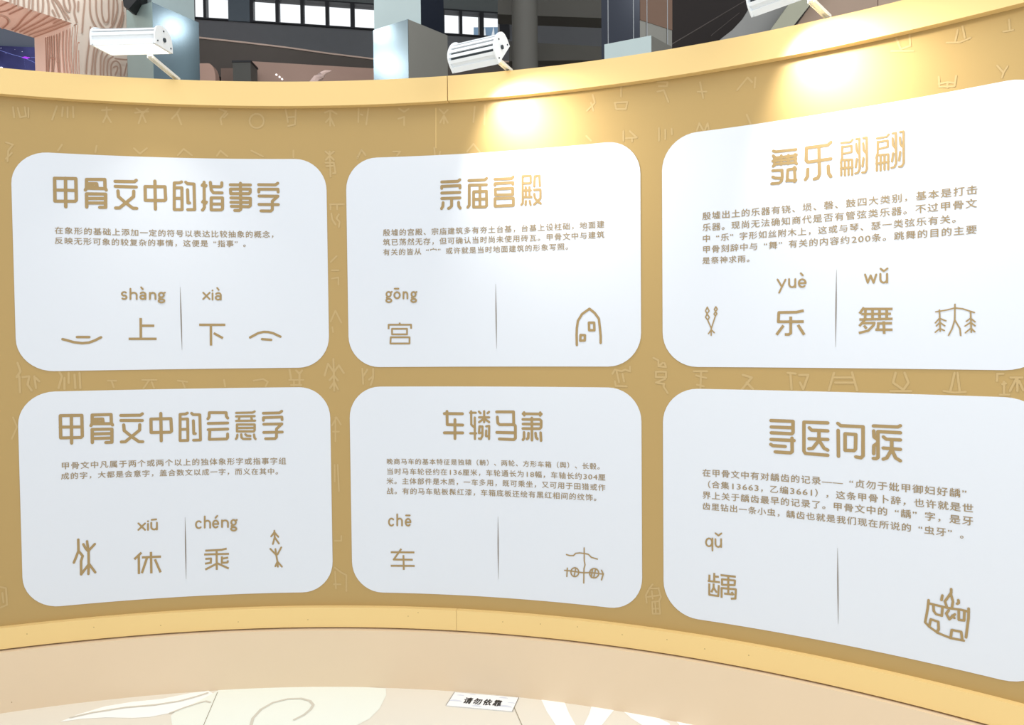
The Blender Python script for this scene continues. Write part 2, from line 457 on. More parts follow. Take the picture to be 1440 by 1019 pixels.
# ---- pinyin letters: unit cell x 0..1, y 0 baseline .. 1 x-height
def arc(cx, cy, rx, ry, a0, a1, n=10):
    return [(cx + rx * math.cos(math.radians(a0 + (a1 - a0) * i / n)), cy + ry * math.sin(math.radians(a0 + (a1 - a0) * i / n))) for i in range(n + 1)]
LET = {
    's': [arc(.5, .74, .42, .26, 40, 270, 9) + arc(.5, .26, .42, .26, 90, -140, 9)],
    'h': [[(.05, 1.6), (.05, 0)], arc(.5, .62, .45, .38, 180, 0) + [(.95, 0)]],
    'a': [arc(.48, .7, .42, .3, 150, 0, 7) + [(.9, 0)], arc(.45, .28, .4, .28, 0, 360, 14), ],
    'n': [[(.05, 1), (.05, 0)], arc(.5, .62, .45, .38, 180, 0) + [(.95, 0)]],
    'g': [arc(.45, .64, .38, .36, 0, 360, 14), [(.78, .9), (1, 1)], [(.3, .3), (.12, .12), (.3, .0), (.72, -.05)], arc(.48, -.28, .45, .24, 0, 360, 14)],
    'x': [[(.02, 1), (.98, 0)], [(.98, 1), (.02, 0)]],
    'i': [[(.5, 1), (.5, 0)], [(.5, 1.4), (.5, 1.44)]],
    'o': [arc(.5, .5, .5, .5, 0, 360, 18)],
    'u': [[(.05, 1), (.05, .4)] + arc(.5, .4, .45, .4, 180, 360, 9) + [(.95, 1)], [(.95, .4), (.95, 0)]],
    'e': [[(.04, .5), (.96, .5)] + arc(.5, .5, .46, .5, 0, 315, 16)],
    'c': [arc(.5, .5, .48, .5, 45, 315, 14)],
    'q': [arc(.46, .5, .44, .5, 0, 360, 18), [(.95, 1), (.95, -.55)]],
    'y': [[(.03, 1), (.53, .1)], [(.97, 1), (.22, -.68)]],
    'w': [[(.02, 1), (.25, .05), (.5, .9), (.75, .05), (.98, 1)]],
}
def word(panel, origin, scale, wz, letters, accent):
    """letters: (char, x0, x1, baseline, x-height top)"""
    lines = []
    for ch, x0, x1, yb, yt in letters:
        for l in LET[ch]:
            lines.append([(x0 + u * (x1 - x0), yb + v * (yt - yb)) for u, v in l])
    lines += parse(accent)
    printed('pinyin_text', lines, origin, scale, wz, PAN[panel])
word('shang', oA, 8.47, 20, [('s', 768, 835, 215, 130), ('h', 872, 955, 215, 138), ('a', 990, 1062, 215, 135), ('n', 1105, 1178, 215, 140), ('g', 1210, 1288, 215, 138)], '1005,75 1025,98')
word('shang', oB, 8.47, 20, [('x', 343, 424, 215, 138), ('i', 440, 472, 222, 145), ('a', 490, 562, 222, 142)], '512,82 530,105')
word('gong', oC, 4.364, 10.5, [('g', 56, 92, 108, 66), ('o', 107, 141, 106, 68), ('n', 162, 189, 107, 68), ('g', 210, 244, 108, 67)], '110,47 133,47')
word('yue', oD, 6.857, 17, [('y', 775, 857, 198, 122), ('u', 886, 952, 196, 118), ('e', 980, 1052, 194, 120)], '1002,62 1022,82')
word('yue', oE, 6.857, 18, [('w', 248, 360, 192, 108), ('u', 394, 466, 186, 102)], '400,52 432,76 466,50')
word('xiu', oF, 8.47, 21, [('x', 842, 925, 210, 132), ('i', 942, 974, 210, 138), ('u', 993, 1068, 205, 124)], '1002,90 1056,84')
word('xiu', oG, 8.47, 20, [('c', 172, 243, 232, 148), ('h', 275, 347, 226, 142), ('e', 374, 444, 224, 140), ('n', 481, 560, 218, 138), ('g', 590, 662, 216, 132)], '408,108 430,84')
word('che', oH, 4.364, 10.5, [('c', 73, 106, 104, 60), ('h', 123, 156, 103, 60), ('e', 175, 208, 104, 62)], '179,41 202,41')
word('qu', (980, 740), 8.49, 20, [('q', 107, 190, 236, 142), ('u', 218, 293, 244, 150)], '222,80 258,108 293,82')

# ---- tapering divider lines
def divider(panel, x0, y0, x1, y1, wpx=1.5):
    a = unwall(x0, y0, INK_OFF); c = unwall(x1, y1, INK_OFF)
    hw = wpx / 2 * a[2] / F
    b = MB(); n = 12; prev = None
    for i in range(n + 1):
        t = i / n
        s = a[0] + (c[0] - a[0]) * t; z = a[1] + (c[1] - a[1]) * t
        h = hw * min(1, 0.15 + 2.2 * min(t, 1 - t))
        cur = (wall_pt(s - h, z, INK_OFF), wall_pt(s + h, z, INK_OFF))
        if prev: b.poly([prev[0], prev[1], cur[1], cur[0]])
        prev = cur
    b.build('divider_line', INK3, PAN[panel], fixn=False)
divider('shang', 253.3, 403, 256, 492); divider('gong', 697, 399, 698.3, 490); divider('yue', 1176.3, 379, 1175, 488)
divider('xiu', 260.2, 727, 261.8, 814); divider('che', 700.2, 726, 700.8, 814); divider('qu', 1177.8, 770, 1178.8, 877)

# ---- body text, one mesh per line
_gc = {}
def glyph(ch, bold):
    k = (ch, bold)
    if k not in _gc:
        cu = bpy.data.curves.new('glyph', 'FONT')
        cu.body = ch; cu.resolution_u = 2; cu.offset = bold
        o = bpy.data.objects.new('glyph', cu)
        C.objects.link(o)
        bpy.context.view_layer.update()
        dg = bpy.context.evaluated_depsgraph_get()
        me = o.evaluated_get(dg).to_mesh()
        _gc[k] = ([tuple(v.co[:2]) for v in me.vertices], [tuple(p.vertices) for p in me.polygons])
        o.evaluated_get(dg).to_mesh_clear()
        bpy.data.objects.remove(o); bpy.data.curves.remove(cu)
    return _gc[k]
def cell(ch):
    return 0.62 if ch.isdigit() else 1.0
def text_line(panel, text, xl, yl, xr, yr, hpx=None):
    """xl, xr: left and right ends, yl, yr: middle of the line there"""
    sa, za, da = unwall(xl, yl, INK_OFF); sb, zb, db = unwall(xr, yr, INK_OFF)
    n = sum(cell(c) for c in text)
    adv = (sb - sa) / n
    h = min(adv, 1.0) * 0.94
    b = MB(); u = 0
    for ch in text:
        cw = cell(ch)
        vs, fs = glyph(ch, 0.0)
        dx = 0.0
        if ch == '“': dx = 0.5
        if ch.isdigit(): dx = 0.06
        for kk, (bx, by) in enumerate(((-.013, -.010), (.013, .010))):
            i = len(b.v)
            for x, y in vs:
                xx = (x + bx - 0.5) * 0.93 + 0.5 if not ch.isdigit() else x * 1.12 + bx
                s = sa + (u + dx + xx) * adv
                z = za + (zb - za) * (u / n) + (y + by - 0.38) * h * 0.93
                b.v.append(tuple(wall_pt(s, z, INK_OFF + kk * 3e-5)))
            b.f += [tuple(q + i for q in f) for f in fs]
        u += cw
    b.build('text_line', INK2, PAN[panel], fixn=False)['kind'] = 'stuff'
L = text_line
L('shang', '在象形的基础上添加一定的符号以表达比较抽象的概念，', 76, 323.5, 392, 329.5)
L('shang', '反映无形可象的较复杂的事情，这便是“指事”。', 76, 338, 353, 342.5)
L('gong', '殷墟的宫殿、宗庙建筑多有夯土台基，台基上设柱础，地面建', 538, 327, 850.5, 315)
L('gong', '筑已荡然无存，但可确认当时尚未使用砖瓦。甲骨文中与建筑', 538, 340.5, 850.5, 329.5)
L('gong', '有关的皆从“宀”或许就是当时地面建筑的形象写照。', 538, 354.5, 806, 346)
L('yue', '殷墟出土的乐器有铙、埙、磬、鼓四大类别，基本是打击', 987, 304, 1376, 266)
L('yue', '乐器。现尚无法确知商代是否有管弦类乐器。不过甲骨文', 987, 320, 1375, 285)
L('yue', '中“乐”字形如丝附木上，这或与琴、瑟一类弦乐有关。', 987, 335.5, 1355, 306)
L('yue', '甲骨刻辞中与“舞”有关的内容约200条。跳舞的目的主要', 987, 351, 1375, 322)
L('yue', '是祭神求雨。', 987, 366.5, 1062, 363)
L('xiu', '甲骨文中凡属于两个或两个以上的独体象形字或指事字组', 85, 655, 403, 648)
L('xiu', '成的字，大都是会意字，盖合数文以成一字，而义在其中。', 85, 669.5, 398, 662.5)
L('che', '晚商马车的基本特征是独辕（輈）、两轮、方形车箱（舆）、长毂。', 543, 648.5, 850, 656)
L('che', '当时马车轮径约在136厘米，车轮通长为18幅，车轴长约304厘', 543, 662.5, 852, 671)
L('che', '米。主体部件是木质，一车多用，既可乘坐，又可用于田猎或作', 543, 676, 852, 685.5)
L('che', '战。有的马车贴板髹红漆，车箱底板还绘有黑红相间的纹饰。', 543, 690, 846, 700)
L('qu', '在甲骨文中有对龋齿的记录——“贞勿于妣甲御妇好龋”', 987, 664, 1370, 695)
L('qu', '（合集13663，乙编3661），这条甲骨卜辞，也许就是世', 987, 680, 1370, 715)
L('qu', '界上关于龋齿最早的记录了。甲骨文中的“龋”字，是牙', 987, 695.5, 1370, 733)
L('qu', '齿里钻出一条小虫，龋齿也就是我们现在所说的“虫牙”。', 987, 711, 1366, 753)

# ---- faint ancient characters printed over the gold wall
def faint(text, origin, scale, wz):
    printed('faint_character', text, origin, scale, wz, wall, m=GOLD_LIGHT, off=0.0012)
t_ = (0, 140)
for g in ('55,32 60,75; 75,35 85,75 110,70 105,32; 120,35 120,75', '240,28 220,85; 265,32 262,70; 285,32 285,75; 308,30 310,75',
          '430,45 470,42; 450,32 450,65 435,95; 450,65 468,95', '575,37 600,55 585,100; 625,38 600,60 615,95; 570,55 625,50',
          '760,36 745,60 725,80; 748,60 765,105', '925,40 955,50 930,80 935,105; 960,60 945,75', circ(1083, 90, 30, 30),
          '1205,42 1215,95; 1248,42 1245,105 1215,112; 1215,75 1245,72', '1370,55 1395,45 1420,60; 1393,45 1393,110; 1375,95 1393,75 1410,110',
          '25,180 55,190 35,215 32,260; 50,225 25,250', '262,190 245,215', '408,195 402,222', '565,205 590,228 620,205', '750,235 775,208 810,235',
          '915,237 930,215 960,240', '1060,215 1110,240', '1238,215 1238,243'):
    faint(g, t_, 3.0, 7)
for g in ('245,125 243,230; 262,170 275,175; 322,122 305,250', '560,125 600,150 635,128; 555,205 600,190 600,255',
          '875,130 910,165 940,135; 880,235 910,180 940,235; 910,180 910,240', '1150,110 1140,230; 1230,100 1225,250', '235,505 270,450 300,490',
          '515,460 570,460 545,490', '835,430 840,490; 880,460 875,488', '1090,460 1140,400 1190,462'):
    faint(g, (460, 130), 5.54, 13)
for g in ('150,510 165,560 115,610; 140,560 155,610', '285,455 375,450; 330,450 330,520; 290,560 300,600 360,600 370,555 290,560',
          '560,430 625,430 620,455 570,455; 560,490 600,480 630,555', '830,430 850,530; 815,490 870,490', '1065,480 1130,400 1160,430; 1180,400 1175,465',
          '110,770 140,800; 345,740 345,800', '385,740 430,780 360,785; 400,785 400,805', '570,720 570,800; 610,730 610,790; 650,725 652,760',
          '810,735 825,690 850,735; 860,735 878,690 885,728', '1125,635 1150,693'):
    faint(g, (800, 20), 4.5, 11)
for g in ('630,240 660,310 720,290 715,215; 600,322 740,322', '1020,190 1005,260; 1050,165 1065,240; 950,270 1030,268 1100,240', '1345,125 1350,185; 1310,200 1370,190',
          '900,485 905,550 1000,545 1010,480; 900,530 955,520 1005,525; 955,520 955,555', '1270,415 1310,460 1335,420; 1310,460 1300,490'):
    faint(g, (1120, 0), 4.5, 11)
for g in ('210,340 245,440 200,510; 230,500 240,690; 270,510 350,500 330,600 380,670; 410,500 430,640; 430,520 470,560',
          '710,450 740,500 700,640; 770,520 770,650; 820,460 820,580; 890,480 900,640; 950,460 960,640'):
    faint(g, (0, 470), 8.49, 25)
for g in ('480,490 520,350 590,450 650,370 710,460; 585,295 595,670; 540,545 590,490 640,550; 545,640 595,570 640,655',
          '60,420 80,530; 140,430 180,470 210,430; 180,470 180,600; 80,605 200,605', '930,410 940,590; 990,420 940,500; 1060,410 1060,520 1030,605; 1010,540 1060,500'):
    faint(g, (400, 470), 8.49, 24)
for g in ('180,470 210,420 290,440 330,420 390,440 390,385; 230,440 260,570; 300,470 320,560; 210,560 220,615 350,620',
          '670,280 730,310 730,380 780,340; 730,380 820,390 800,340; 700,445 820,445 820,510 700,510 z; 700,575 810,530; 720,580 800,590 790,620 840,700',
          '1150,440 1310,440; 1180,490 1300,520; 1240,440 1230,650; 1190,600 1270,620'):
    faint(g, (840, 470), 8.49, 24)
for g in ('190,375 140,590; 225,375 250,590; 60,590 190,610 320,600', '695,470 700,385 770,385; 780,480 780,620; 730,635 840,635; 760,510 800,500; 860,430 1000,430; 930,440 850,590; 940,440 940,590; 960,470 1010,580'):
    faint(g, (1320, 480), 8.49, 26)
for g in ('345,490 380,500 340,548; 360,520 385,545', '520,482 550,485; 530,482 535,545; 565,490 600,490 580,545 568,520', '700,482 680,550; 770,480 790,550; 700,500 770,500; 705,520 775,520',
          '940,482 930,520 970,548 990,520 975,482; 920,553 1000,553'):
    faint(g, (920, 350), 2.769, 9)
for g in ('455,15 490,15; 470,15 480,43', '600,12 660,12; 630,12 605,48; 640,20 650,46', '750,15 790,20; 770,20 780,44', '945,12 950,40', '1070,15 1110,8 1130,20 1120,40', '1220,12 1280,12; 1240,15 1240,38'):
    faint(g, (0, 530), 3.0, 7)
for g in ('490,110 540,150 590,110; 540,110 540,210; 495,210 540,160 590,210; 490,245 590,245 610,370 580,370; 545,210 550,410; 500,285 590,280',
          '545,740 710,740; 550,740 550,800; 630,740 630,800; 560,850 570,920 610,980; 650,860 620,910 660,950 650,1010', '870,190 920,90 960,140'):
    faint(g, (400, 200), 8.49, 22)
for g in ('1395,505 1420,480; 1400,540 1428,540; 1400,575 1428,570 1428,600', '1395,755 1415,710 1440,760; 1402,780 1405,800'):
    faint(g, (0, 200), 3.0, 7)
for g in ('1400,205 1420,170 1438,200; 1405,230 1430,230; 1415,170 1415,270', '1412,370 1412,440; 1425,370 1430,480', '1412,690 1440,690 1440,670', '55,170 72,210 50,260', '2,885 25,890 30,960 2,972; 10,910 15,950'):
    faint(g, (0, 530), 3.0, 7)
faint('600,150 680,210 740,240 740,430; 605,200 615,400; 590,350 670,350', (400, 780), 8.49, 20)
faint('660,350 620,400 580,480 590,570; 620,400 700,400 735,395; 730,400 760,500 740,540; 600,500 740,480; 650,430 660,520; 655,560 740,550 750,700 660,700 z; 690,560 700,700; 655,640 745,640', (840, 780), 8.49, 20)
printed('seam_line', '613,152 613,208', (0, 0), 1.0, 0.7, wall, m=BAND, off=0.0012)

# ------------------------------------------------------------------ floor print
def at_floor(px, py, z=0.001):
    return at_z(px, py, z)
FW = mat('floor_white_print', (252, 253, 251), 0.3, var=0.01, scale=2)
FG = mat('floor_line_print', (208, 203, 190), 0.4, var=0.02)
FD = mat('floor_joint', (150, 140, 120), 0.6)
def floor_shape(name, pts, m, org=(0, 0), sc=1.0, z=0.001):
    b = MB()
    b.poly([at_floor(org[0] + x / sc, org[1] + y / sc, z) for x, y in pts])
    o = b.build(name, m, floor, fixn=False)
    bm = bmesh.new(); bm.from_mesh(o.data); bmesh.ops.triangulate(bm, faces=bm.faces); bm.to_mesh(o.data); bm.free()
    return o
def floor_line(name, pts, wid, m, org=(0, 0), sc=1.0, z=0.0022):
    q = [at_floor(org[0] + x / sc, org[1] + y / sc, z) for x, y in pts]
    b = MB(); add_strokes(b, [[(p.x, p.y) for p in q]], wid, lambda x, y, e: Vector((x, y, z + e)))
    return b.build(name, m, floor, fixn=False)
o1, o2, o3 = (60, 950), (340, 950), (700, 950)
floor_shape('floor_leaf', [(115, 310), (230, 262), (420, 205), (600, 175), (800, 155), (1000, 115), (1120, 100), (1170, 130), (1120, 175), (1000, 205), (860, 250), (720, 278), (600, 284), (430, 280), (260, 290)], FW, o1, 4.8)
floor_line('floor_leaf_vein', [(190, 280), (330, 248), (560, 212), (760, 195), (920, 170), (1050, 135), (1110, 115)], 0.014, FG, o1, 4.8)
floor_line('floor_leaf_vein', [(860, 250), (960, 212), (1060, 180), (1100, 170), (1130, 178)], 0.012, FG, o1, 4.8)
floor_shape('floor_circle', [(80, 66), (300, 62), (620, 60), (972, 84), (975, 130), (930, 220), (860, 290), (760, 340), (560, 430), (-100, 430), (-400, 400), (-470, 330), (-480, 270), (-430, 225), (-330, 190), (-200, 120), (-130, 80)], mat('floor_pale_print', (238, 243, 234), 0.3, var=0.01), o2, 4.8, 0.0012)
floor_line('floor_swirl', [(60, 340), (75, 285), (130, 225), (210, 180), (310, 155), (400, 152), (460, 168), (482, 195), (465, 225), (420, 262), (355, 295)], 0.014, FG, o2, 4.8)
floor_shape('floor_stripe', [(280, 130), (440, 150), (480, 250), (530, 340), (620, 420), (480, 440), (390, 330), (330, 240)], FW, o3, 4.8)
floor_shape('floor_stripe', [(640, 180), (800, 210), (700, 335), (640, 420), (560, 420), (580, 335), (615, 260)], FW, o3, 4.8)
floor_shape('floor_stripe', [(820, 215), (1060, 270), (1160, 320), (1200, 420), (1100, 420), (980, 335), (900, 285)], FW, o3, 4.8)
floor_shape('floor_stripe', [(1200, 300), (1340, 310), (1500, 420), (1300, 420)], FW, o3, 4.8)
floor_line('floor_joint_line', [(1180, 110), (1085, 335)], 0.003, FD, o1, 4.8)
floor_line('floor_joint_line', [(110, 210), (165, 335)], 0.003, FD, o3, 4.8)

# warning sticker on the floor
q4 = [(627, 991.6), (720.3, 1000), (729.5, 980.3), (639.3, 972.8)]
Q = [at_floor(x, y, 0.003) for x, y in q4]
root = empty('floor_sticker', (Q[0] + Q[2]) / 2)
tag(root, 'small white floor sticker reading 请勿依靠 beside the plinth', 'sticker')
b = MB(); b.prism([Vector((p.x, p.y, 0.0012)) for p in Q], Vector((0, 0, 0.0018)))
b.build('sheet', mat('sticker_white', (246, 248, 250), 0.35, var=0.01), root)
def sq(u, v, z=0.0038):
    p = (Q[0] * (1 - u) + Q[1] * u) * (1 - v) + (Q[3] * (1 - u) + Q[2] * u) * v
    return Vector((p.x, p.y, z))
BLK = mat('sticker_black', (12, 12, 14), 0.5)
for k, ch in enumerate('请勿依靠'):
    vs, fs = glyph(ch, 0.0)
    b = MB()
    cu, wv = 0.215 + 0.15 * k, 0.13
    for kk, (bx, by) in enumerate(((-.03, -.02), (.03, .02), (.03, -.02), (-.03, .02))):
        i = len(b.v)
        for x, y in vs:
            b.v.append(tuple(sq(cu + (x + bx) * wv, 0.47 + (y + by - .38) * 0.46, 0.0038 + kk * 4e-5)))
        b.f += [tuple(q + i for q in f) for f in fs]
    b.build('black_character', BLK, root, fixn=False)
b = MB()
CLOUD = mat('sticker_cloud', (214, 220, 234), 0.4)
for cu, cv, r in ((.1, .35, .1), (.12, .78, .06), (.3, .9, .05), (.85, .25, .12), (.78, .85, .07), (.93, .55, .06), (.45, .12, .08)):
    b.poly([sq(cu + r * math.cos(a), cv + r * 1.1 * max(0, math.sin(a)) , 0.0034) for a in [math.pi * i / 10 for i in range(11)]])
b.build('cloud_pattern', CLOUD, root, fixn=False)['kind'] = 'stuff'
b = MB()
add_strokes(b, [[(0, 0), (1, 0), (1, 1), (0, 1), (0, 0)]], 0.008, lambda u, v, e: sq(u, v, 0.0034 + e))
b.build('border_line', mat('sticker_border', (120, 112, 100), 0.5), root, fixn=False)

# ------------------------------------------------------------------ flood lights over the wall
FL_W = mat('flood_housing', (236, 240, 243), 0.35, var=0.01, spec=0.5)
FL_D = mat('flood_groove', (52, 60, 66), 0.6)
FL_A = mat('flood_arm', (228, 228, 222), 0.45)
def flood(idx, px, py, off, tilt, length, label, arm_start, arm_px, yaw=0.0):
    s, z, _ = unwall(px, py, off)
    c = wall_pt(s, z, off)
    t0, n0 = wall_frame(s)
    t = t0 * math.cos(yaw) + n0 * math.sin(yaw); n = n0 * math.cos(yaw) - t0 * math.sin(yaw)
    up = Vector((0, 0, 1))
    # lens direction d: tilt from straight down towards the wall
    d = (-up * math.cos(tilt) - n * math.sin(tilt)).normalized()
    a = t.cross(d).normalized()          # across the lens
    if a.dot(n) < 0: a = -a              # points to the viewer side
    root = empty('flood_light', c)
    tag(root, label, 'light', 'white flood lights over the wall')
    hw = 0.070; H = 0.060; L2 = length / 2
    def P(x, y, q): return c + t * x + a * y - d * q     # q up the back
    # body: comb profile of ridges on a rounded back
    prof = [(-hw, 0.0), (-hw, 0.018)]
    nf = 8
    for i in range(nf):
        for e, dd in ((0.0, 0.0), (0.55, 0.0), (0.55, 0.009), (1.0, 0.009)):
            u = (i + e) / nf
            ang = math.pi * (1 - u)
            r = 1 - dd / hw
            y = math.cos(ang) * hw * r
            q = 0.018 + (math.sin(ang) ** 0.7) * H * r
            prof.append((y, q))
    prof += [(hw, 0.018), (hw, 0.0)]
    b = MB(); b.prism([P(-L2, y, q) for y, q in prof], t * length)
    b.build('housing', FL_W, root)
    b = MB()
    gr = [(-hw * .84, 0.02)] + [(math.cos(math.pi * (1 - i / 16)) * hw * 0.875, 0.018 + (math.sin(math.pi * i / 16) ** 0.7) * H * 0.875) for i in range(1, 16)] + [(hw * .84, 0.02)]
    b.prism([P(-L2 + 0.004, y, q) for y, q in gr], t * (length - 0.008))
    gb = b.build('fin_groove', FL_D, root)
    for sgn in (-1, 1):
        b = MB()
        pr = [(-hw * 1.04, -0.004), (-hw * 1.04, 0.03)] + [(math.cos(math.pi * (1 - i / 12)) * hw * 1.03, 0.022 + math.sin(math.pi * i / 12) ** 0.7 * (H + 0.003)) for i in range(1, 12)] + [(hw * 1.04, 0.03), (hw * 1.04, -0.004)]
        b.prism([P(sgn * L2, y, q) for y, q in pr], t * (0.006 * sgn))
        e = b.build('end_cap', FL_W, root)
        for yy, qq in ((-0.055, 0.012), (0.055, 0.012), (0.0, 0.066)):
            b = MB(); x = sgn * (L2 + 0.006)
            b.tube([P(x, yy, qq), P(x + sgn * 0.003, yy, qq)], 0.0035, 8)
            b.build('screw', FL_D, e)
    # rim and lens
    b = MB()
    for y0, y1, x0, x1 in ((-hw, -hw + .006, -L2, L2), (hw - .006, hw, -L2, L2), (-hw, hw, -L2, -L2 + .006), (-hw, hw, L2 - .006, L2)):
        b.box(P((x0 + x1) / 2, (y0 + y1) / 2, -0.003), t * (x1 - x0) / 2, a * (y1 - y0) / 2, d * 0.003)
    b.build('rim', FL_W, root)
    b = MB(); b.box(P(0, 0, -0.001), t * (L2 - .006), a * (hw - .006), d * 0.001)
    b.build('lens', mat('flood_lens', (250, 250, 245), 0.3, emit=(255, 250, 236), es=3.0, var=0), root)
    # bracket: flat bar from the back of the housing to the wall top
    ap_s, ap_z, _ = unwall(arm_px[0], arm_px[1], 0.0)
    ta, na = wall_frame(ap_s)
    foot = wall_pt(ap_s, max(ap_z, ZC_T + 0.004), 0.0)
    hs, hz, _ = unwall(arm_start[0], arm_start[1], off - 0.045)
    piv = wall_pt(hs, hz, off - 0.045)
    b = MB()
    ax = (foot - piv); ln = ax.length; ax.normalize()
    side = ax.cross(Vector((0, 0, 1))).normalized(); thk = side.cross(ax).normalized()
    b.box((foot + piv) / 2, ax * (ln / 2 + 0.008), side * 0.0115, thk * 0.003)
    for sg in (-1, 1):
        b.box((foot + piv) / 2 + side * 0.0105 * sg - thk * 0.004 * (1 if thk.z > 0 else -1), ax * (ln / 2 + 0.008), side * 0.0015, thk * 0.006)
    b.build('arm', FL_A, root)
    b = MB(); b.box(wall_pt(ap_s, ZC_T + 0.001, -0.05), ta * 0.02, na * 0.05, up * 0.003)
    b.build('foot_plate', FL_A, root)
    b = MB(); b.tube([P(L2 + 0.004, 0, 0.03), P(L2 + 0.012, 0, 0.03)], 0.009, 12); b.build('pivot_knob', FL_D, root)
    # the lamp's light
    li = bpy.data.lights.new('flood_lamp', 'AREA'); li.shape = 'RECTANGLE'; li.size = length * 0.5; li.size_y = hw * 1.0; li.spread = math.radians(88 if idx == 0 else 108)
    li.energy = FLOOD_W[idx]; li.color = (1.0, 0.95, 0.86)
    lo = bpy.data.objects.new('flood_lamp', li)
    lo.location = P(0, 0, -0.045)
    yl = yaw + math.radians(30)
    X = t0 * math.cos(yl) + n0 * math.sin(yl); nl = n0 * math.cos(yl) - t0 * math.sin(yl)
    tl = tilt - math.radians(3)
    Z = up * math.cos(tl) + nl * math.sin(tl); Y = Z.cross(X)
    lo.rotation_euler = Matrix((X, Y, Z)).transposed().to_euler()
    C.objects.link(lo)
    return root
flood(0, 186, 68, 0.30, math.radians(5), 0.27, 'white flood light with its glowing lens facing down, over the leftmost panels', (212, 79), (249, 110), math.radians(12))
flood(1, 676, 83, 0.28, math.radians(47), 0.215, 'white finned flood light on an arm above the middle panels', (701, 84), (717, 98), math.radians(15))
flood(2, 1106, -6, 0.28, math.radians(47), 0.215, 'white flood light cut off by the upper picture edge above the right panels', (1141, 0), (1164, 22), math.radians(16))

# ------------------------------------------------------------------ hall behind the wall
DK = mat('hall_dark_grey', (118, 120, 124), 0.8, var=0.05)
FR = mat('window_frame_black', (26, 27, 34), 0.5)
HA, HB = Vector((-6.53, 15.0, 0)), Vector((-0.62, 16.05, 0))
HD = (HB - HA).normalized(); HN = Vector((HD.y, -HD.x, 0))
def HP(px):
    p = at_plane(px, 40, HA, HN); return Vector((p.x, p.y, 0))
def hall_box(name, px0, px1, z0, z1, m, front=0.0, back=0.2, parent=None):
    a, c = HP(px0), HP(px1)
    b = MB()
    f, k = HN * front, -HN * back
    b.prism([a + f, c + f, c + k, a + k], Vector((0, 0, z1 - z0)))
    b.v = [(x, y, z + z0) for x, y, z in b.v]
    return b.build(name, m, parent)
Z_S, Z_T = 8.255, 8.80
far = struct(hall_box('wall_far', 60, 1500, 0, Z_S, DK), 'dark grey hall wall under the high windows')
struct(hall_box('wall_far_upper', 60, 1500, Z_T, 11.5, mat('hall_upper', (112, 118, 118), 0.8)), 'grey hall wall above the high windows')
struct(hall_box('wall_pier', 322, 352, Z_S, Z_T, mat('pier_grey', (100, 112, 122), 0.7), front=0.05), 'grey pier between two windows')
struct(hall_box('wall_pier', 716, 1500, Z_S, Z_T, DK), 'dark wall right of the high windows')
struct(hall_box('wall_pier', 60, 268, Z_S, Z_T, DK), 'dark wall left of the high windows')
GLS = bpy.data.materials.new('window_glass'); GLS.use_nodes = True
gp = GLS.node_tree.nodes['Principled BSDF']
gp.inputs['Base Color'].default_value = (1, 1, 1, 1); gp.inputs['Transmission Weight'].default_value = 1; gp.inputs['Roughness'].default_value = 0.0; gp.inputs['IOR'].default_value = 1.005
wins = [(268, 322, [(272, 287), (291, 322)]), (352, 620, [(357, 388), (393, 423), (428, 458), (463, 493), (499, 529), (534, 565), (570, 600)]), (620, 716, [(625, 646), (650, 674), (680, 702)])]
for k, (x0, x1, panes) in enumerate(wins):
    root = hall_box('window_%d' % (k + 1), x0, x1, Z_S, Z_S + 0.03, FR, front=0.05)
    struct(root, ['high window of two panes left of the grey pier', 'long high window strip of white bright panes', 'high window of three panes above the middle flood light'][k])
    hall_box('top_rail', x0, x1, Z_T - 0.03, Z_T, FR, front=0.05, parent=root)
    edges = [x0] + [v for p in panes for v in p] + [x1]
    for i in range(0, len(edges), 2):
        if edges[i + 1] > edges[i]:
            hall_box('mullion', edges[i], edges[i + 1], Z_S + .03, Z_T - .03, FR, front=0.05, parent=root)
    for p in panes:
        hall_box('pane', p[0], p[1], Z_S + .03, Z_T - .03, GLS, front=-0.08, back=0.09, parent=root)
# building outside the third window
p0, p1 = at_y(673, 62, 30), at_y(708, 38, 30)
root = empty('office_building', ((p0.x + p1.x) / 2, 30, 0)); tag(root, 'pale blue building seen through the rightmost window pane', 'building')
b = MB(); b.box(((p0.x + p1.x) / 2 + .2, 32, p1.z / 2), (0.9, 0, 0), (0, 2, 0), (0, 0, p1.z / 2)); b.build('facade', mat('building_blue', (120, 150, 178), 0.5), root)
b = MB()
for k in range(3):
    b.box((p0.x + 0.25 + k * 0.35, 29.95, p1.z - 0.5), (0.05, 0, 0.2), (0, 0.04, 0), (-0.03, 0, 0.3))
b.build('white_fin', mat('building_white', (240, 244, 246), 0.5), root)

# unseen roof slab, put in to shade the hall behind
b = MB(); b.box((2.0, 14.7, 11.2), (12, 0, 0), (0, 4.1, 0), (0, 0, 0.1)); struct(b.build('shade_roof', mat('shade_roof_dark', (58, 58, 58), 0.9)), 'unseen dark roof slab shading the hall behind the wall')
# side walls of the hall keep the far end dark
b = MB(); b.box((-10.0, 12.5, 5.6), (0.1, 0, 0), (0, 6.3, 0), (0, 0, 5.6)); struct(b.build('wall_left', DK), 'dark side wall of the hall')
b = MB(); b.box((14.0, 12.5, 5.6), (0.1, 0, 0), (0, 6.3, 0), (0, 0, 5.6)); struct(b.build('wall_right', DK), 'dark side wall of the hall, right')

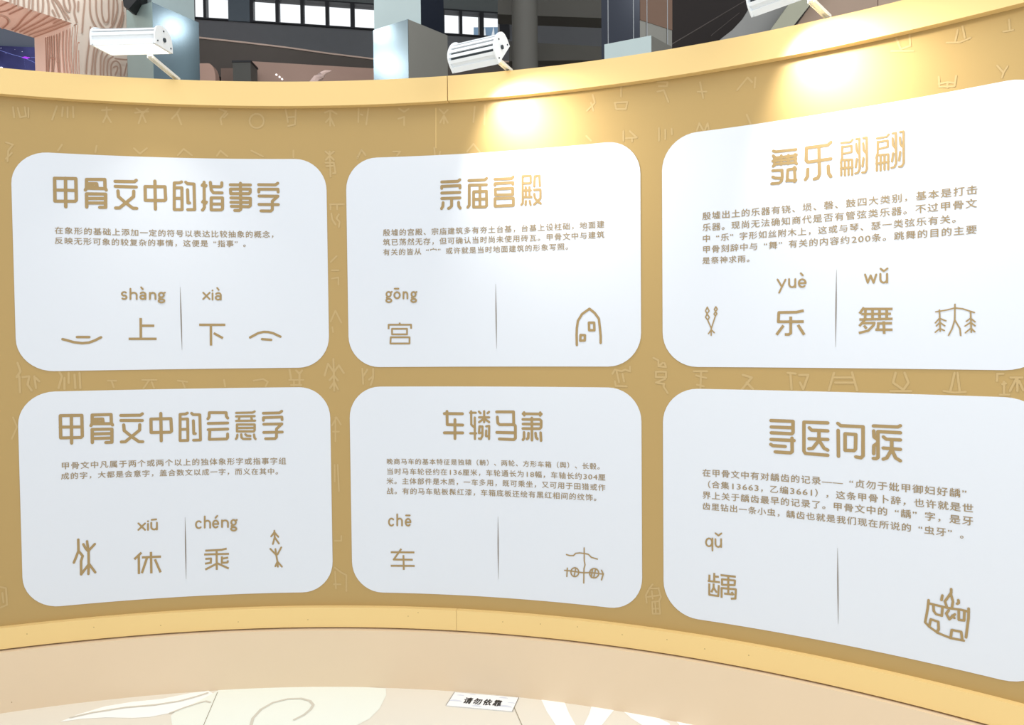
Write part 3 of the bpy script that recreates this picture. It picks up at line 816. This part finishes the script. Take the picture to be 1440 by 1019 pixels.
# curved balcony edge below the windows
ZBAL = 4.61 + EYE
line = [(180, 46), (230, 49), (280, 53), (345, 60), (400, 66.5), (460, 75), (525, 83), (580, 86), (629, 87), (710, 86.8), (809, 86.5), (900, 90)]
base = [at_z(x, y, ZBAL) for x, y in line]
def ribbon(name, m, z0, z1, front, back, parent=None):
    b = MB()
    for p in base:
        d = Vector((p.x, p.y, 0)).normalized()
        for o_, z in ((-front, z0), (-front, z1), (back, z1), (back, z0)):
            b.v.append((p.x + d.x * o_, p.y + d.y * o_, z))
    for i in range(len(base) - 1):
        for k in range(4):
            b.f.append((4 * i + k, 4 * i + 4 + k, 4 * i + 4 + (k + 1) % 4, 4 * i + (k + 1) % 4))
    n = 4 * (len(base) - 1)
    b.f += [(0, 1, 2, 3), (n + 3, n + 2, n + 1, n)]
    return b.build(name, m, parent, smooth=True)
bal = struct(ribbon('trim_5', mat('balcony_brown', (84, 76, 70), 0.7, var=0.05), ZBAL - 0.55, ZBAL, 0, 0.5), 'curved brown balcony edge below the high windows')
ribbon('lit_edge', mat('balcony_lit_edge', (196, 172, 158), 0.6), ZBAL - 0.012, ZBAL + 0.012, 0.01, 0.2, bal)  # lit top of the balcony edge, painted as a paler strip

# pink wall and shapes under the balcony
PK = mat('pink_wall', (176, 146, 132), 0.7)
pa, pb_ = at_y(352, 86, 11.0), at_y(560, 96, 11.4)
b = MB(); b.prism([Vector((pa.x, pa.y, 0)), Vector((pb_.x, pb_.y, 0)), Vector((pb_.x, pb_.y + .2, 0)), Vector((pa.x, pa.y + .2, 0))], Vector((0, 0, pa.z)))
pk = tag(b.build('partition_panel', PK), 'dusty pink partition under the balcony, left of the middle metal column', 'panel')
pa = at_y(303, 87, 11.0); pc_ = at_y(352, 87, 11.0)
b = MB(); b.box(((pa.x + pc_.x) / 2, 11.3, pa.z / 2), ((pc_.x - pa.x) / 2, 0, 0), (0, .1, 0), (0, 0, pa.z / 2 - .02))
tag(b.build('partition_panel', mat('pink_dark', (140, 116, 104), 0.7)), 'narrow brown-pink partition between the rounded one and the dark cabinet', 'panel')
pa, pc_ = at_y(327, 87, 10.6), at_y(352, 87, 10.6)
root = empty('dark_cabinet', ((pa.x + pc_.x) / 2, 10.8, 0)); tag(root, 'tall dark grey cabinet with a black top, behind the wall', 'cabinet')
b = MB(); b.box(((pa.x + pc_.x) / 2, 10.75, pa.z / 2), ((pc_.x - pa.x) / 2, 0, 0), (0, .14, 0), (0, 0, pa.z / 2)); b.build('body', mat('cabinet_grey', (84, 84, 80), 0.6), root)
b = MB(); b.box(((pa.x + pc_.x) / 2, 10.75, pa.z + .01), ((pc_.x - pa.x) / 2 + .01, 0, 0), (0, .15, 0), (0, 0, .012)); b.build('top', FR, root)
pa, pc_ = at_y(279, 89, 10.6), at_y(303, 112, 10.6)
pts = [Vector((pa.x - .3, 10.6, 0)), Vector((pc_.x, 10.6, 0))] + [Vector((pc_.x - 0.10 + .10 * math.cos(a), 10.6, pa.z - .2 + .2 * math.sin(a))) for a in [math.pi / 2 * i / 6 for i in range(7)]] + [Vector((pa.x - .3, 10.6, pa.z))]
b = MB(); b.prism(pts, Vector((0, .15, 0))); tag(b.build('rounded_panel', mat('pink_round', (196, 160, 144), 0.6)), 'pink panel with a rounded corner beside the left metal column', 'panel')
for k, (x, y) in enumerate(((388.5, 104.8), (393, 108), (396.5, 111))):
    p = at_y(x, y, 10.985 + 0.4 * (x - 352) / 208)
    b = MB(); b.tube([p, p + Vector((0, 0.02, 0))], 0.014, 10)
    b.build('lamp_reflection', mat('reflection_glow', (235, 235, 235), 0.5, emit=(255, 255, 255), es=0.9), pk)  # glowing disc painted in for an overhead light reflected on the partition
b = MB(); fp = [at_y(x, y, 10.2) for x, y in ((440, 120), (447, 111), (453, 105), (458, 101.5), (466, 99.5))]
fp = [Vector((fp[0].x - .1, fp[0].y, 0))] + fp
b.tube(fp, [0.10, 0.08, 0.065, 0.045, 0.03, 0.006], 8)
tag(b.build('curved_fin', mat('fin_pink', (226, 196, 186), 0.5), smooth=True), 'pale pink curved pointed fin rising behind the wall', 'ornament')

# metal columns
def column(name_label, near, left, right, zlo, zhi, mats, root=None, inset=0.0):
    n_, l_, r_ = Vector(near), Vector(left), Vector(right)
    bk = l_ + r_ - n_
    cen = (l_ + r_) / 2
    pts = [cen + (p - cen) * (1 - inset) for p in (n_, r_, bk, l_)]
    return pts
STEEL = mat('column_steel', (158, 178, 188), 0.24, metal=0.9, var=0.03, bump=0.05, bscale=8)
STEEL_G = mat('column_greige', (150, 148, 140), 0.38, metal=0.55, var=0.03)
DARK_FACE = mat('column_dark_face', (32, 38, 52), 0.3, metal=0.3, var=0.05)  # on the middle column, a dark reflection put into the colour
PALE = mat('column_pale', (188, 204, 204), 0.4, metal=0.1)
BRN = mat('column_brown', (120, 92, 74), 0.5)
def prism_col(root, name, pts, z0, z1, m, extra=None):
    b = MB(); b.prism([Vector((p[0], p[1], z0)) for p in pts], Vector((0, 0, z1 - z0)))
    return b.build(name, m, root)
def face_panel(root, name, a, c, z0, z1, m, out):
    a = Vector((a[0], a[1], 0)); c = Vector((c[0], c[1], 0))
    b = MB(); b.prism([a, c, c + out, a + out], Vector((0, 0, z1 - z0)))
    b.v = [(x, y, z + z0) for x, y, z in b.v]
    return b.build(name, m, root)
def col_at(px_n, y_top, depth, px_l, dl, px_r, dr):
    n_ = at_y(px_n, y_top, depth); l_ = at_y(px_l, y_top, dl); r_ = at_y(px_r, y_top, dr)
    return (n_.x, n_.y), (l_.x, l_.y), (r_.x, r_.y), n_.z
def out_dir(a, c, cen):
    v = Vector((c[0] - a[0], c[1] - a[1], 0)); nn = Vector((v.y, -v.x, 0)).normalized()
    if nn.dot(Vector((a[0] - cen[0], a[1] - cen[1], 0))) < 0: nn = -nn
    return nn
def make_column(label, low, lowz_mat_l, mat_r, up, up_l, up_r, ztop=11.0):
    n_, l_, r_, zt = low
    cen = ((l_[0] + r_[0]) / 2, (l_[1] + r_[1]) / 2)
    root = empty('metal_column', (cen[0], cen[1], 0)); tag(root, label, 'column', 'metal columns behind the wall')
    bk = (l_[0] + r_[0] - n_[0], l_[1] + r_[1] - n_[1])
    prism_col(root, 'lower_casing', [n_, r_, bk, l_], 0, zt, mat_r)
    face_panel(root, 'side_sheet', l_, n_, 0, zt, lowz_mat_l, out_dir(l_, n_, cen) * 0.006)
    n2, l2, r2, _ = up
    bk2 = (l2[0] + r2[0] - n2[0], l2[1] + r2[1] - n2[1])
    cen2 = ((l2[0] + r2[0]) / 2, (l2[1] + r2[1]) / 2)
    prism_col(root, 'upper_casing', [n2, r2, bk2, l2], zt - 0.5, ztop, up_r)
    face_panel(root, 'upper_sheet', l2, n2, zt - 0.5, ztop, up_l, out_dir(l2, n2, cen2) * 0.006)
    return root, n2, l2, r2, zt
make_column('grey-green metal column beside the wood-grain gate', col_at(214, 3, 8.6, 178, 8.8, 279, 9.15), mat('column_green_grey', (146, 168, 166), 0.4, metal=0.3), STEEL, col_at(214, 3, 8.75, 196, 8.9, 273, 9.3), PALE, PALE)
make_column('metal column with a shining left face, in the middle of the hall', col_at(574, 27, 9.0, 525, 9.31, 629, 9.48), STEEL, STEEL_G, col_at(592, 30, 9.28, 526.5, 9.40, 624, 9.62), PALE, DARK_FACE)  # upper faces coloured pale and dark for what the metal reflects
rt, n2, l2, r2, zt = make_column('navy and brown column right of the middle flood light', col_at(916, 50, 8.0, 850, 8.23, 945, 8.31), PALE, STEEL_G, col_at(900, 50, 8.9, 846, 9.1, 945, 9.2), DARK_FACE, STEEL_G)
cen = ((l2[0] + r2[0]) / 2, (l2[1] + r2[1]) / 2)
zb = at_y(920, 33, 9.0).z
face_panel(rt, 'brown_sheet', n2, r2, zb, 11.0, BRN, out_dir(n2, r2, cen) * 0.006)
for fpos, (aa, cc) in ((0.18, (l2, n2)), (0.84, (l2, n2)), (0.2, (n2, r2)), (0.84, (n2, r2))):
    q = Vector((aa[0] + (cc[0] - aa[0]) * fpos, aa[1] + (cc[1] - aa[1]) * fpos, 0)) + out_dir(aa, cc, cen) * 0.008
    b = MB(); b.tube([q + Vector((0, 0, zt - .3)), q + Vector((0, 0, 11))], 0.005, 6); b.build('seam_strip', mat('seam_light', (168, 172, 176), 0.5), rt)

# right part of the hall: dark beams, curved column, sloping panels
def slab(name, quad, Y, thick, m, label, cat):
    pts = [at_y(x, y, Y) for x, y in quad]
    b = MB(); b.prism(pts, Vector((0, thick, 0)))
    return tag(b.build(name, m), label, cat)
HG = mat('beam_grey', (84, 82, 76), 0.8, var=0.06)
slab('ceiling_beam', [(700, -30), (860, -30), (860, 26), (752, 22), (700, 20)], 13.0, 0.4, mat('beam_mid', (98, 96, 90), 0.8), 'grey beam crossing behind the column near the upper edge', 'beam')
slab('ceiling_beam', [(716, 58), (860, 66), (860, 84), (716, 86)], 12.0, 0.4, HG, 'dark beam just above the balcony edge', 'beam')
b = MB(); pc1 = at_y(738, 40, 11.5); b.tube([Vector((pc1.x, 11.5, 0)), Vector((pc1.x, 11.5, 11))], 0.20, 24)
tag(b.build('round_column', mat('round_col', (104, 102, 96), 0.6), smooth=True), 'dark round column right of the high windows', 'column')
BLKW = mat('hall_black', (34, 24, 21), 0.7, var=0.15, scale=1)
slab('black_partition', [(938, -40), (1300, -40), (1300, 120), (938, 120)], 11.5, 0.2, BLKW, 'near-black partition right of the navy and brown column', 'partition')
GP = mat('grey_sail', (150, 150, 148), 0.7)
arcp = [(1012, 56), (1030, 42), (1045, 26), (1056, 8), (1062, -20)]
slab('curved_grey_panel', arcp + [(1130, -20), (1075, 60)], 10.5, 0.15, GP, 'grey panel with a curved left edge behind the right flood light', 'panel')
slab('olive_strip_panel', [(1078, 50), (1128, -20), (1160, -20), (1105, 50)], 10.2, 0.15, mat('olive', (172, 172, 152), 0.6), 'slanting olive strip behind the right flood light', 'panel')
slab('brown_panel', [(1103, 60), (1160, -20), (1234, -20), (1234, 60)], 10.4, 0.15, mat('brown_wall', (176, 152, 134), 0.6), 'brown wall panel behind the arm of the right flood light', 'panel')
slab('brown_panel', [(1235, 60), (1235, -20), (1320, -20), (1320, 60)], 10.4, 0.15, mat('brown_wall2', (182, 158, 138), 0.6), 'brown wall panel meeting the top band at the upper edge', 'panel')
b = MB(); b.tube([at_y(945, 62, 11.0), at_y(1050, 0, 11.0)], 0.008, 6); b.tube([at_y(1000, 50, 11.0), at_y(1040, 18, 11.0)], 0.006, 6)
tag(b.build('diagonal_rod', mat('rod', (90, 82, 78), 0.5)), 'thin slanting rods against the black partition', 'rod')

# ------------------------------------------------------------------ wood-grain gate
GW = mat('gate_cream', (240, 224, 208), 0.6, var=0.02)
GI = mat('gate_grain', (190, 156, 136), 0.6)
A0 = Vector((-5.32, 9.0, 0)); gd = Vector((0.47, 0.67, 0)).normalized(); gn = Vector((gd.y, -gd.x, 0))   # along the front / out of the front
if gn.y > 0: gn = -gn
zs = at_plane(112, 36, A0, gn).z
B0 = at_plane(178.5, 60, A0, gn); B0.z = 0
back_dir = -gn
if back_dir.y < 0: back_dir = -back_dir
back_dir = (Vector((-6.04, 9.43, 0)) - A0).normalized()
TK = 0.84
gate = empty('wood_grain_gate', A0); tag(gate, 'cream gate with brown wood-grain lines at the upper left', 'gate')
b = MB(); b.prism([A0, B0, B0 + back_dir * TK, A0 + back_dir * TK], Vector((0, 0, zs + 2.2))); b.build('post', GW, gate)
C0 = A0 - gd * 4.0
b = MB(); q0 = A0 - gd * 0.001
b.prism([C0, q0, q0 + back_dir * TK, C0 + back_dir * TK], Vector((0, 0, 2.2)))
b.v = [(x, y, z + zs) for x, y, z in b.v]; b.build('lintel', GW, gate)
def grain(text, p0, nrm, wz=16):
    b = MB(); o_ = Vector((0, 0, 1)); nrm = nrm.normalized()
    if nrm.dot(Vector((0, 0, EYE)) - p0) < 0: nrm = -nrm
    ux = nrm.cross(Vector((0, 0, 1)))
    if ux.length < .1: ux = Vector((1, 0, 0))
    ux.normalize(); uy = nrm.cross(ux)
    base_ = p0 + nrm * 0.006
    lines = []
    for pts in parse(text):
        # soften the corners
        for _ in range(2):
            q = [pts[0]]
            for p1, p2 in zip(pts, pts[1:]):
                q += [(p1[0] * .75 + p2[0] * .25, p1[1] * .75 + p2[1] * .25), (p1[0] * .25 + p2[0] * .75, p1[1] * .25 + p2[1] * .75)]
            q.append(pts[-1]); pts = q
        l = []
        for x, y in pts:
            w_ = at_plane(x / 7.2, y / 7.2, base_, nrm) - base_
            l.append((w_.dot(ux), w_.dot(uy)))
        lines.append(l)
    add_strokes(b, lines, wz / 7.2 * 9 / F, lambda u, v, e: base_ + ux * u + uy * v + nrm * e * 4)
    b.build('grain_line', GI, gate, fixn=False)['kind'] = 'stuff'
grain('110,-20 105,40; 150,-20 148,50; 185,-20 185,75; 240,-20 245,80; 300,-20 290,105; 335,-20 330,115; 385,-20 388,125; 435,-20 440,60 428,135; 480,-20 495,60 495,150; '
      '535,-20 600,60 670,200; 525,0 600,170; 560,-20 610,50 700,190; 530,105 560,165; 640,-20 650,60 690,130 715,90 690,-20; 740,-20 760,60 745,120 775,230; 790,20 788,110; '
      '855,-20 850,60 835,200 828,330; 905,-20 905,120 930,220 1000,320 1080,360 1150,350 1190,260 1235,130 1230,20; 965,-20 965,130 1000,240 1060,305 1120,290 1160,200 1185,80 1170,-20; '
      '1020,-20 1020,130 1040,210 1065,240 1095,200 1090,60 1090,-20; 1140,-20 1135,120 1120,250; 1240,130 1220,260 1155,380; 1270,330 1245,385; 905,280 900,400 870,600 862,750; 980,350 935,520 915,760; '
      '1040,390 980,480 950,600 950,760; 1030,520 1005,580 1005,765; 1080,550 1035,610 1035,765; 1130,580 1080,610 1068,700 1075,768; 1110,768 1105,680 1130,630 1170,620 1210,670 1205,770; 1135,690 1165,672 1180,700 1150,768; 1270,650 1240,772; 1150,600 1220,610 1290,612', A0 + Vector((0, 0, 0)), gn)
side_n = Vector((back_dir.y, -back_dir.x, 0))
grain('460,385 465,560 470,735; 480,380 485,740; 500,375 505,560 490,740; 520,370 528,600 525,740; 545,365 550,580 540,740; 575,355 580,600 595,745; 605,340 595,500 610,745; 640,325 635,520 655,745; '
      '680,310 665,520 685,745; 715,295 695,520 720,750; 745,280 725,520 750,750; 775,265 760,520 755,750; 800,262 780,430 775,750; 815,435 795,440 785,620 795,750; 810,520 815,750; 530,590 570,600; 590,630 600,640', A0, side_n)
grain('80,25 0,65; 170,55 80,110 0,125; 240,80 180,105 95,145; 320,100 230,190 180,260 120,300; 410,130 290,220 150,315; 500,155 400,220 200,320; 570,180 430,250 240,335; 620,190 540,232; '
      '670,210 520,270 290,350; 720,225 560,290 340,370; 770,238 600,320 380,388; 0,150 60,170 90,210 60,250 20,280', A0 + Vector((0, 0, zs)), Vector((0, 0, -1)))
# added reddish point light, tints the inner faces of the gate
pl = bpy.data.lights.new('gate_red_fill', 'POINT'); pl.energy = 45; pl.color = (1, 0.36, 0.30); pl.shadow_soft_size = 0.15
po = bpy.data.objects.new('gate_red_fill', pl); po.location = A0 - gd * 1.6 + back_dir * 0.4 + Vector((0, 0, zs - 1.6)); C.objects.link(po)
# screen and the wall it hangs on, beyond the gate
sw = slab('screen_wall', [(-60, 20), (72, 40), (72, 125), (-60, 125)], 11.2, 0.15, mat('screen_wall', (120, 132, 150), 0.7), 'blue-grey wall carrying the screen beyond the gate', 'partition')
def screen_mat():
    m = bpy.data.materials.new('screen_image'); m.use_nodes = True
    nt = m.node_tree; b = nt.nodes['Principled BSDF']
    tc = nt.nodes.new('ShaderNodeTexCoord'); nz = nt.nodes.new('ShaderNodeTexNoise'); nz.inputs['Scale'].default_value = 1.4; nz.inputs['Detail'].default_value = 6
    rp = nt.nodes.new('ShaderNodeValToRGB')
    rp.color_ramp.elements[0].position = 0.35; rp.color_ramp.elements[0].color = lin((38, 36, 84)) + (1,)
    rp.color_ramp.elements[1].position = 0.72; rp.color_ramp.elements[1].color = lin((92, 96, 170)) + (1,)
    nt.links.new(tc.outputs['Object'], nz.inputs['Vector']); nt.links.new(nz.outputs['Fac'], rp.inputs['Fac'])
    nt.links.new(rp.outputs['Color'], b.inputs['Emission Color']); b.inputs['Emission Strength'].default_value = 0.55
    b.inputs['Base Color'].default_value = (0.005, 0.005, 0.01, 1); b.inputs['Roughness'].default_value = 0.3
    return m
sp_ = [at_y(x, y, 11.1) for x, y in ((-60, 62), (61.5, 67), (61.5, 118), (-60, 118))]
root = empty('video_screen', (sp_[0] + sp_[2]) / 2); tag(root, 'dark blue starry video screen seen through the gate', 'screen')
b = MB(); b.prism(sp_, Vector((0, .06, 0))); b.build('display', screen_mat(), root)
VIO = mat('screen_violet', (150, 60, 200), 0.5, emit=(170, 60, 220), es=0.9); STW = mat('screen_star', (220, 220, 255), 0.5, emit=(225, 225, 255), es=1.0); LNB = mat('screen_line', (110, 120, 190), 0.5, emit=(104, 116, 180), es=0.8)
def onscreen(x, y): return at_y(x / 7.2, y / 7.2, 11.085)
b = MB()
for x, y, r in ((255, 582, 26), (290, 583, 14), (230, 580, 10), (270, 592, 14)):
    b.poly([onscreen(x + r * math.cos(a), y + .4 * r * math.sin(a)) for a in [2 * math.pi * i / 10 for i in range(10)]])
b.build('nebula', VIO, root, fixn=False)
b = MB()
for x, y, r in ((10, 486, 5), (225, 522, 4), (12, 684, 18), (60, 540, 2.5), (380, 610, 2.5), (150, 500, 2.5)):
    b.poly([onscreen(x + r * math.cos(a), y + .5 * r * math.sin(a)) for a in [2 * math.pi * i / 8 for i in range(8)]])
b.build('star', STW, root, fixn=False)['kind'] = 'stuff'
b = MB()
def scr_line(pts):
    for (x0, y0), (x1, y1) in zip(pts, pts[1:]):
        b.poly([onscreen(x0, y0 - 2), onscreen(x1, y1 - 2), onscreen(x1, y1 + 2), onscreen(x0, y0 + 2)])
scr_line([(0, 510), (120, 550), (230, 580), (330, 622), (430, 680)]); scr_line([(310, 580), (430, 582)]); scr_line([(245, 600), (255, 690)])
b.build('light_trail', LNB, root, fixn=False)
# black loudspeaker hung above the gate's right edge
root = empty('loudspeaker', at_y(188, 0, 9.2)); tag(root, 'black loudspeaker hung at the top right of the gate', 'speaker')
b = MB(); b.prism([at_y(x, y, 8.55) for x, y in ((169, -25), (193, -30), (192, 0), (181, 12.5), (174, 9))], Vector((0, .25, 0))); b.build('cabinet', mat('black_speaker', (16, 16, 18), 0.5), root)
b = MB(); b.tube([at_y(184, -20, 8.65), at_y(184, -120, 8.65)], 0.012, 8); b.build('hanger', FR, root)
